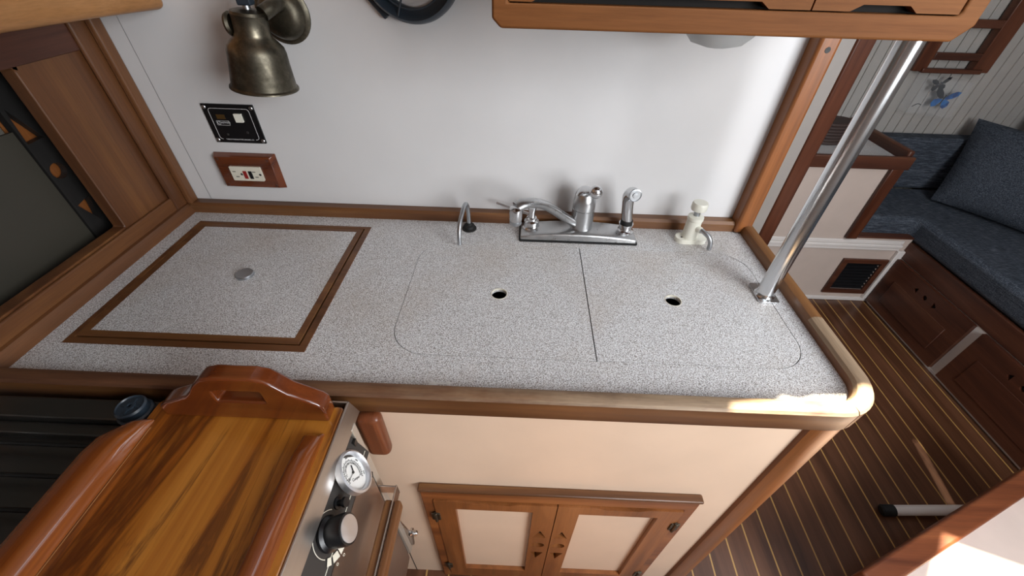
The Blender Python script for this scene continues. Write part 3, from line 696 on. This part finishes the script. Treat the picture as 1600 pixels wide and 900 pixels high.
# oven handle: steel strap with teak grip
hz = .710; hx = -.178
hs = MB().box(DX - .002, hx + .001, .2700, .2725, hz - .012, hz + .012).box(hx - .001, hx + .001, SYF + .05, .2725, hz - .013, hz + .015)
hs.build('handle_strap', M['steel'], sv, bev=.0006)
MB().box(hx - .014, hx - .001, SYF + .07, .252, hz - .013, hz + .011).box(hx + .001, hx + .012, SYF + .07, .252, hz - .013, hz + .011).build('handle_grip', M['edgey'], sv, bev=.004, seg=3)
# thermometer
gn = Vector((math.cos(R(31)) * math.cos(R(20)), math.cos(R(31)) * math.sin(R(20)), math.sin(R(31))))
gc = Vector((-.2, .2351, .8536))
gu = Vector((0, 0, 1)).cross(gn).normalized(); gw = gn.cross(gu)          # gu: right on the dial, gw: up
th = MB().lathe([(.026, -.011), (.0285, -.009), (.0290, -.003), (.0290, .0), (.0262, .0012), (.0245, -.001), (.0235, -.006), (.0, -.006)], gc, gn, 48)
th.build('thermometer_case', M['bezel'], sv)
MB().lathe([(0, 0), (.0232, 0), (.0232, .0004), (0, .0004)], gc - gn * .006, gn, 40).build('dial', M['dial'], sv)
dialc = gc - gn * .0054
ink = MB()
rot = R(-55)
def dp_(ang, rad, off=0.0): a = R(ang) + rot; return dialc + gu * rad * math.cos(a) + gw * rad * math.sin(a) + gn * off
for k in range(27):
    a = 215 - k * 250 / 26; big = k % 2 == 0
    p0, p1 = dp_(a, .0160), dp_(a, .0182 if big else .0172); t = (p1 - p0).normalized().cross(gn) * .0003
    ink.hexa([p0 - t, p0 + t, p1 + t, p1 - t, p0 - t + gn * .0002, p0 + t + gn * .0002, p1 + t + gn * .0002, p1 - t + gn * .0002])
ink.tube([dp_(218 - k * 256 / 40, .0160, .0001) for k in range(41)], .00025, 4)
ink.build('dial_marks', M['ink'], sv)
nums = ['50', '75', '100', '120', '150', '175', '200', '225', '250', '275']
for i, s_ in enumerate(nums):
    a = 205 - i * 230 / 9; rd = R(a) + rot; up = gu * math.cos(rd) + gw * math.sin(rd)
    text_mesh(s_, .0040, dp_(a, .0128, .0001), up.cross(gn), up, M['ink'], 'dial_number', sv, .0001)
for i, s_ in enumerate(['100', '200', '300', '400', '500']):
    a = 200 - i * 220 / 4; rd = R(a) + rot; up = gu * math.cos(rd) + gw * math.sin(rd)
    text_mesh(s_, .0034, dp_(a, .0205, .0001), up.cross(gn), up, M['ink'], 'dial_number', sv, .0001)
rd = R(90) + rot; up = gu * math.cos(rd) + gw * math.sin(rd)
text_mesh('Cooper', .0050, dp_(270, .0085, .0001), up.cross(gn), up, M['ink'], 'dial_lettering', sv, .0001, shear=.3)
nd = MB().tube([dp_(205, .0165, .001), dp_(205, -.002, .001)], .00035, 6); nd.tube([dp_(80, .0, .001), dp_(80, .0095, .001)], .0008, 6)
nd.lathe([(.0018, 0), (.0014, .0015), (0, .0018)], dialc, gn, 14); nd.build('needle', M['ink'], sv)
MB().obox(gc - gw * .031 + gu * .006 - gn * .006, gu * .004, gw * .006, gn * .0015).build('thermometer_tab', M['blackm'], sv, bev=.0006)
# igniter button and oven knob
ig = slope(.196, .046, -.003)
MB().lathe([(.0075, 0), (.007, .0015), (.004, .002), (.004, .0085), (.0062, .010), (.0058, .0135), (0, .0145)], ig, n0, 24).build('igniter_button', M['black'], sv)
kn = Vector((math.cos(R(23)) * math.cos(R(8)), math.cos(R(23)) * math.sin(R(8)), math.sin(R(23))))
kc = Vector((-.185, .1654, .859)) - kn * .0275
MB().lathe([(.0200, 0), (.0200, .003), (.0165, .006), (.0172, .008), (.0180, .024), (.0172, .0275), (.0158, .028), (0, .028)], kc, kn, 40).build('oven_knob', M['black'], sv)
MB().lathe([(.0150, .0), (.0150, .0010), (.0135, .0014), (0, .0012)], kc + kn * .0278, kn, 40).build('knob_cap', M['bezel'], sv)
ky = Vector((0, 1, 0)); kz = n0.cross(ky)  # kz: up the slope or down
if kz.z < 0: kz = -kz
arcp = [kc + n0 * .0004 + (ky * math.cos(R(a)) + kz * math.sin(R(a))) * .0255 for a in range(20, 200, 8)]
MB().tube(arcp, .0005, 6).build('knob_scale', M['ivory'], sv)
pc = MB()
for a0, a1 in ((205, 218), (224, 244), (248, 268)):
    r0, r1 = .0245, .0330; c = kc + n0 * .0002
    P = [c + (ky * math.cos(R(a)) + kz * math.sin(R(a))) * r for a, r in ((a0, r0), (a1, r0), (a1, r1), (a0, r1))]
    pc.hexa(P + [p + n0 * .0004 for p in P])
pc.build('flame_mark', M['ivory'], sv)
for a in (232, 252): text_mesh('o', .007, kc + n0 * .0003 + (ky * math.cos(R(a)) + kz * math.sin(R(a))) * .037, ky, kz, M['ivory'], 'scale_letter', sv)
# chrome rod at the far left of the stove top
MB().cyl((-.690, .259, .8757), (-.690, .10, .8757), .0040, 14).build('fiddle_rod', M['chrome'], sv)
pk = empty('pot_clamp_knob', (-.517, .2975, .874), 'round blue black knob standing on the stove top at the counter edge', 'knob')
MB().lathe([(.021, 0), (.021, .006), (.0185, .008), (.0185, .0175), (.0165, .020), (.0155, .018), (.006, .0175), (.006, .020), (.003, .020), (.003, .016), (0, .016)], (-.517, .291, .8742), (0, 0, 1), 36).build('knob_body', M['bluegrey'], pk)
MB().box(-.529, -.505, .2895, .2925, .8915, .8932).box(-.5185, -.5155, .279, .303, .8915, .8932).build('knob_ribs', M['bluegrey'], pk)
# ------------------------------------------------------------------ cutting board
bd = empty('cutting_board', (-.36, .0, .866), 'varnished wooden cutting board with raised side rails and carved handle on the stove', 'cutting board')
MB().plate([(-.512, -.33), (-.229, -.33), (-.229, .300), (-.233, .304), (-.479, .304), (-.483, .300), (-.483, .266), (-.494, .256), (-.510, .238)], [], .8725, .8925).build('board_plank', M['board'], bd, bev=.003)
ml = MB().plate([(-.4685, -.33), (-.4675, -.33), (-.4675, .262), (-.4685, .262)], [], .8925, .8928); ml.build('plank_seam', M['teakpaley'], bd)
hpts = [(-.457, .8925), (-.462, .901), (-.461, .910), (-.450, .921), (-.430, .930), (-.412, .938), (-.402, .948), (-.392, .962), (-.378, .975), (-.362, .9795), (-.315, .980), (-.300, .976), (-.290, .966), (-.278, .951), (-.262, .941), (-.246, .931), (-.239, .920), (-.238, .908), (-.243, .8925)]
def top_at(x):
    for (a, b), (c, d_) in zip(hpts, hpts[1:]):
        if a <= x <= c and c > a: return b + (d_ - b) * (x - a) / (c - a)
    return .905
HX = [-.459, -.455, -.445, -.430, -.412, -.402, -.392, -.378, -.374, -.362, -.340, -.315, -.312, -.300, -.290, -.278, -.262, -.246, -.241]
vs = []; fs = []
for yy in (.280, .303):
    for x in HX:
        b = .8925; t = top_at(x); s0 = min(.937, b + .45 * (t - b)); s1 = min(.957, b + .70 * (t - b)); vs += [(x, yy, b), (x, yy, s0), (x, yy, s1), (x, yy, t)]
NH = len(HX); sl0, sl1 = HX.index(-.374), HX.index(-.312)
I = lambda f, i, k: f * NH * 4 + i * 4 + k
for i in range(NH - 1):
    for k in range(3):
        if k == 1 and sl0 <= i < sl1:
            continue
        for f in (0, 1): fs.append((I(f, i, k), I(f, i + 1, k), I(f, i + 1, k + 1), I(f, i, k + 1)))
    fs.append((I(0, i, 3), I(0, i + 1, 3), I(1, i + 1, 3), I(1, i, 3))); fs.append((I(0, i, 0), I(0, i + 1, 0), I(1, i + 1, 0), I(1, i, 0)))
    if sl0 <= i < sl1:
        for k in (1, 2): fs.append((I(0, i, k), I(0, i + 1, k), I(1, i + 1, k), I(1, i, k)))
for i in (0, NH - 1):
    for k in range(3): fs.append((I(0, i, k), I(0, i, k + 1), I(1, i, k + 1), I(1, i, k)))
for i in (sl0, sl1): fs.append((I(0, i, 1), I(0, i, 2), I(1, i, 2), I(1, i, 1)))
MB().add(vs, fs).build('carved_handle', M['gloss'], bd, bev=.006, seg=4)
def rail(x0, x1, ye, zt, name, mat, cut=0):
    X0 = x0
    m = MB(); n = 24; vs = []; fs = []
    for i, (y, k) in enumerate([(-.33, 1), (ye - .055, 1), (ye - .035, .92), (ye - .022, .70), (ye - .008, .55), (ye, .15)]):
        x0 = X0 + cut * (0, 0, .08, .30, .70, .9)[i]; z1 = .8915 + (zt - .8915) * k; w_ = (x1 - x0) / 2; cx_ = (x0 + x1) / 2
        for a in range(0, 181, 20): vs.append((cx_ - w_ * math.copysign(abs(math.cos(R(a))) ** .6, math.cos(R(a))), y, .8915 + (z1 - .8915) * math.sin(R(a)) ** .6))
    q = 10
    for i in range(5):
        for k in range(q): a = i * q + k; b = i * q + (k + 1) % q; fs.append((a, b, b + q, a + q))
    fs += [tuple(range(q)), tuple(range(5 * q, 6 * q))[::-1]]
    return m.add(vs, fs).build(name, mat, bd)
rail(-.264, -.240, .262, .915, 'side_rail', M['glossy']); rail(-.517, -.470, .272, .913, 'side_rail', M['glossy'], .034)

# ================================================================== saloon
SXF = 1.80
se = empty('settee', (1.9, 1.2, 0), 'dark teak settee base with panelled locker doors in the saloon', 'settee')
MB().box(SXF, 2.9, -.9, 1.598, .0, .292).box(1.60, 2.9, 1.63, 2.01, 0, .355).build('settee_base', M['wallpaint'], se)
MB().box(SXF - .004, SXF + .014, -.9, 1.598, .277, .358).build('seat_rail', M['darkteaky'], se, bev=.003)
struct(MB().box(1.545, SXF - .005, 1.592, 1.630, .3755, .384), 'trim_11', M['darkteakx'], bev=.002)
MB().box(SXF - .003, SXF, -.9, 1.58, 0, .010).build('kick_strip', M['wallpaint'], se)
def settee_door(ya, yb):
    t1 = [(yb - .135, .228), (yb - .160, .212), (yb - .160, .244)]
    yc = (ya + yb) / 2
    h = [[(yc + .045 + .020, .226), (yc + .045, .211), (yc + .045, .241)], circle(yc, .226, .011, 16), [(yc - .045 - .020, .226), (yc - .045, .241), (yc - .045, .211)]]
    d = MB().plate([(ya, .020), (yb, .020), (yb, .276), (ya, .276)], h, SXF - .020, SXF - .004, 'yz').build('locker_door', M['darkteaky'], se)
    MB().plate([(ya + .06, .07), (yb - .06, .07), (yb - .06, .19), (ya + .06, .19)], [], SXF - .024, SXF - .020, 'yz').build('raised_panel', M['darkteaky'], d, bev=.003)
    MB().box(SXF - .010, SXF - .005, ya + .02, yb - .02, .20, .255).build('cutout_backing', M['dark'], d)
for a, b in ((1.150, 1.578), (.680, 1.108), (.21, .638)): settee_door(a, b)
def soft(name, mb, lab, **k):
    o = mb.build(name, M['fabric'], bev=k.get('bev', .035), seg=5); tag(o, lab, k.get('cat', 'cushion')); return o
soft('seat_cushion', MB().plate([(SXF + .0, -.9), (2.85, -.9), (2.85, 1.93), (1.545, 1.93), (1.545, 1.632), (SXF + .0, 1.632)], [], .3585, .462), 'L shaped navy seat cushion on the teak settee', bev=.024)
soft('back_cushion', MB().box(1.50, 2.55, 1.925, 2.013, .462, .712), 'long navy back cushion against the white boards behind the corner shelf', bev=.02)
# scatter cushions
def pillow(name, bl, br, tl, thick, lab):
    bl, br, tl = Vector(bl), Vector(br), Vector(tl); u = br - bl; v = tl - bl; nn = u.cross(v).normalized(); N = 18; vs = []; fs = []
    for s_ in (1, -1):
        for i in range(N + 1):
            for j in range(N + 1):
                a, b = i / N, j / N; e = (1 - abs(2 * a - 1) ** 3.0) * (1 - abs(2 * b - 1) ** 3.0)
                pin = .035 * (math.sin(math.pi * a)) * (1 - 2 * b) * .5; pin2 = .035 * math.sin(math.pi * b) * (1 - 2 * a) * .5
                vs.append(bl + u * (a + pin2) + v * (b + pin) + nn * s_ * (thick * .5 * e ** .6 + .002))
    K = (N + 1) ** 2
    for s_ in (0, 1):
        for i in range(N):
            for j in range(N):
                q = s_ * K + i * (N + 1) + j; f = (q, q + 1, q + N + 2, q + N + 1); fs.append(f)
    edge = [i * (N + 1) for i in range(N)] + [N * (N + 1) + j for j in range(N)] + [i * (N + 1) + N for i in range(N, 0, -1)] + [j for j in range(N, 0, -1)]
    for a, b in zip(edge, edge[1:] + edge[:1]): fs.append((a, b, b + K, a + K))
    return tag(MB().add(vs, fs).build(name, M['fabric'], at=tuple(bl)), lab, 'cushion')
pillow('scatter_cushion', (1.955, 1.80, .475), (2.20, 1.42, .475), (2.060, 1.955, .800), .13, 'big navy scatter cushion leaning in the settee corner')
pillow('scatter_cushion', (2.24, 1.84, .60), (2.62, 1.80, .56), (2.26, 1.88, .90), .06, 'navy cushion corner showing behind the big scatter cushion at the right edge')
# corner shelf unit
sh = empty('corner_shelf', (1.3, 1.8, .70), 'small grey topped corner shelf with a dark teak fiddle rail', 'shelf')
MB().box(.9, 1.523, 1.600, 2.015, .716, .735).build('shelf_top', M['lam'], sh)
MB().box(.9, 1.548, 1.582, 1.600, .705, .757).build('front_rail', M['darkteakx'], sh, bev=.004)
MB().box(1.525, 1.548, 1.602, 2.0, .705, .775).build('side_rail', M['darkteaky'], sh, bev=.006)
bk = MB()
for i in range(7): bk.tube([(1.30 + .095 * math.cos(2 * math.pi * k / 36), 1.80 + .055 * math.sin(2 * math.pi * k / 36), .743 + i * .0125) for k in range(36)], .0075, 8, closed=True)
bk.plate([(1.30 + .088 * math.cos(2 * math.pi * k / 36), 1.80 + .048 * math.sin(2 * math.pi * k / 36)) for k in range(36)], [], .736, .822)
tag(bk.build('woven_basket', M['basket'], at=(1.3, 1.8, .735)), 'dark brown oval ribbed basket on the corner shelf', 'basket')
# vent grille
vg = empty('vent_grille', (1.655, 1.6, .05), 'dark louvred vent grille low on the white saloon partition', 'vent')
MB().plate([(1.548, .047), (1.760, .047), (1.760, .258), (1.548, .258)], [[(1.575, .07), (1.737, .07), (1.737, .235), (1.575, .235)]], 1.588, 1.600, 'xz').build('vent_frame', M['darkteakx'], vg, bev=.002)
MB().box(1.570, 1.742, 1.612, 1.616, .065, .24).build('vent_backing', M['dark'], vg)
for k in range(9): 
    z = .076 + k * .0185; MB().hexa([(1.576, 1.594, z), (1.736, 1.594, z), (1.736, 1.608, z + .012), (1.576, 1.608, z + .012), (1.576, 1.594, z + .003), (1.736, 1.594, z + .003), (1.736, 1.608, z + .015), (1.576, 1.608, z + .015)]).build('louvre', M['black'], vg)
# teak rack on the far wall
rk = empty('teak_wall_rack', (1.82, 1.99, .98), 'dark teak open rack on the white boarded wall behind the pole', 'rack')
MB().box(1.655, 1.712, 1.975, 2.012, .978, 1.40).box(1.905, 1.975, 1.975, 2.012, .978, 1.40).build('stile', M['darkteakz'], rk, bev=.003)
MB().box(1.712, 1.905, 1.975, 1.990, 1.022, 1.050).build('middle_rail', M['darkteakx'], rk, bev=.003)
MB().box(1.690, 1.940, 1.965, 1.985, .974, .992).build('bottom_rail', M['darkteakx'], rk, bev=.003)
MB().box(1.712, 1.905, 1.975, 1.990, 1.138, 1.168).build('top_rail', M['darkteakx'], rk, bev=.003)
# butterfly case
bc = empty('butterfly_case', (1.82, 1.985, .80), 'clear acrylic case with a blue butterfly on the white boarded wall', 'display case')
MB().add([(1.715, 1.955, .815), (1.930, 1.955, .795), (1.930, 1.955, .945), (1.715, 1.955, .965), (1.715, 2.01, .815), (1.930, 2.01, .795), (1.930, 2.01, .945), (1.715, 2.01, .965)],
         [(0, 1, 2, 3), (4, 7, 6, 5), (0, 4, 5, 1), (1, 5, 6, 2), (2, 6, 7, 3), (3, 7, 4, 0)]).build('acrylic_box', M['acrylic'], bc)
def wings(name, c, s_, rot_, mat, mat2):
    c = Vector(c)
    def W(pts, m, nm, sgn):
        P = []
        for a, b in pts:
            a *= sgn; x_ = a * math.cos(rot_) - b * math.sin(rot_); z_ = a * math.sin(rot_) + b * math.cos(rot_); P.append((c.x + x_ * s_, c.z + z_ * s_))
        MB().plate(P, [], c.y, c.y + .0015, 'xz').build(nm, m, bc)
    fw = [(.03, .05), (.30, .40), (.62, .62), (.95, .62), (.88, .35), (.60, .12), (.25, -.02)]
    hw = [(.03, -.02), (.35, -.02), (.62, -.12), (.68, -.40), (.48, -.62), (.22, -.52), (.05, -.20)]
    for g_ in (1, -1): W(fw, mat if g_ > 0 else mat2, 'forewing', g_); W(hw, mat, 'hindwing', g_)
    MB().tube([(c.x + math.sin(rot_) * .35 * s_, c.y - .001, c.z - math.cos(rot_) * .35 * s_), (c.x - math.sin(rot_) * .3 * s_, c.y - .001, c.z + math.cos(rot_) * .3 * s_)], .0022, 8).build(name, M['bblack'], bc)
wings('butterfly_body', (1.862, 1.972, .872), .060, R(-8), M['blue'], M['bblack'])
wings('small_butterfly_body', (1.806, 1.972, .930), .040, R(10), M['bblack'], M['bblack'])
MB().tube(smooth_path([(1.745, 1.97, .838), (1.762, 1.97, .850), (1.780, 1.97, .846)], 5), .0018, 6).build('insect', M['bblack'], bc)
# ------------------------------------------------------------------ box at lower right, leg lying on the floor
A = Vector((.815, .300)); B = Vector((1.55, .620)); d = (B - A).normalized(); nrm = Vector((d.y, -d.x))
bx_ = empty('engine_box', (1.1, 0, 0), 'white topped box with a teak edge rail at the lower right corner', 'box')
def quad(a, b, w0, w1, z0, z1):
    p = [a + nrm * w0, b + nrm * w0, b + nrm * w1, a + nrm * w1]
    return [(q.x, q.y, z0) for q in p] + [(q.x, q.y, z1) for q in p]
MB().hexa(quad(A + d * .02, B, .062, .55, 0, .27)).build('box_body', M['pinkish'], bx_)
MB().hexa(quad(A + d * .01, B, .030, .56, .27, .285)).build('box_top', M['pinkish'], bx_)
MB().hexa(quad(A, B, .0, .045, .235, .302)).build('edge_rail', M['redteak'], bx_, bev=.007, seg=4)
tl_ = empty('folding_stand', (1.3, .55, .0), 'white tube stand with black rubber foot lying on the teak floor', 'stand')
MB().tube([(1.225, .550, .022), (1.47, .552, .045)], .0155, 20).build('stand_tube', M['wallpaint'], tl_)
MB().tube([(1.196, .5515, .0165), (1.200, .5515, .0175), (1.232, .5495, .0235)], [.013, .0175, .0175], 20).build('rubber_foot', M['rubber'], tl_)
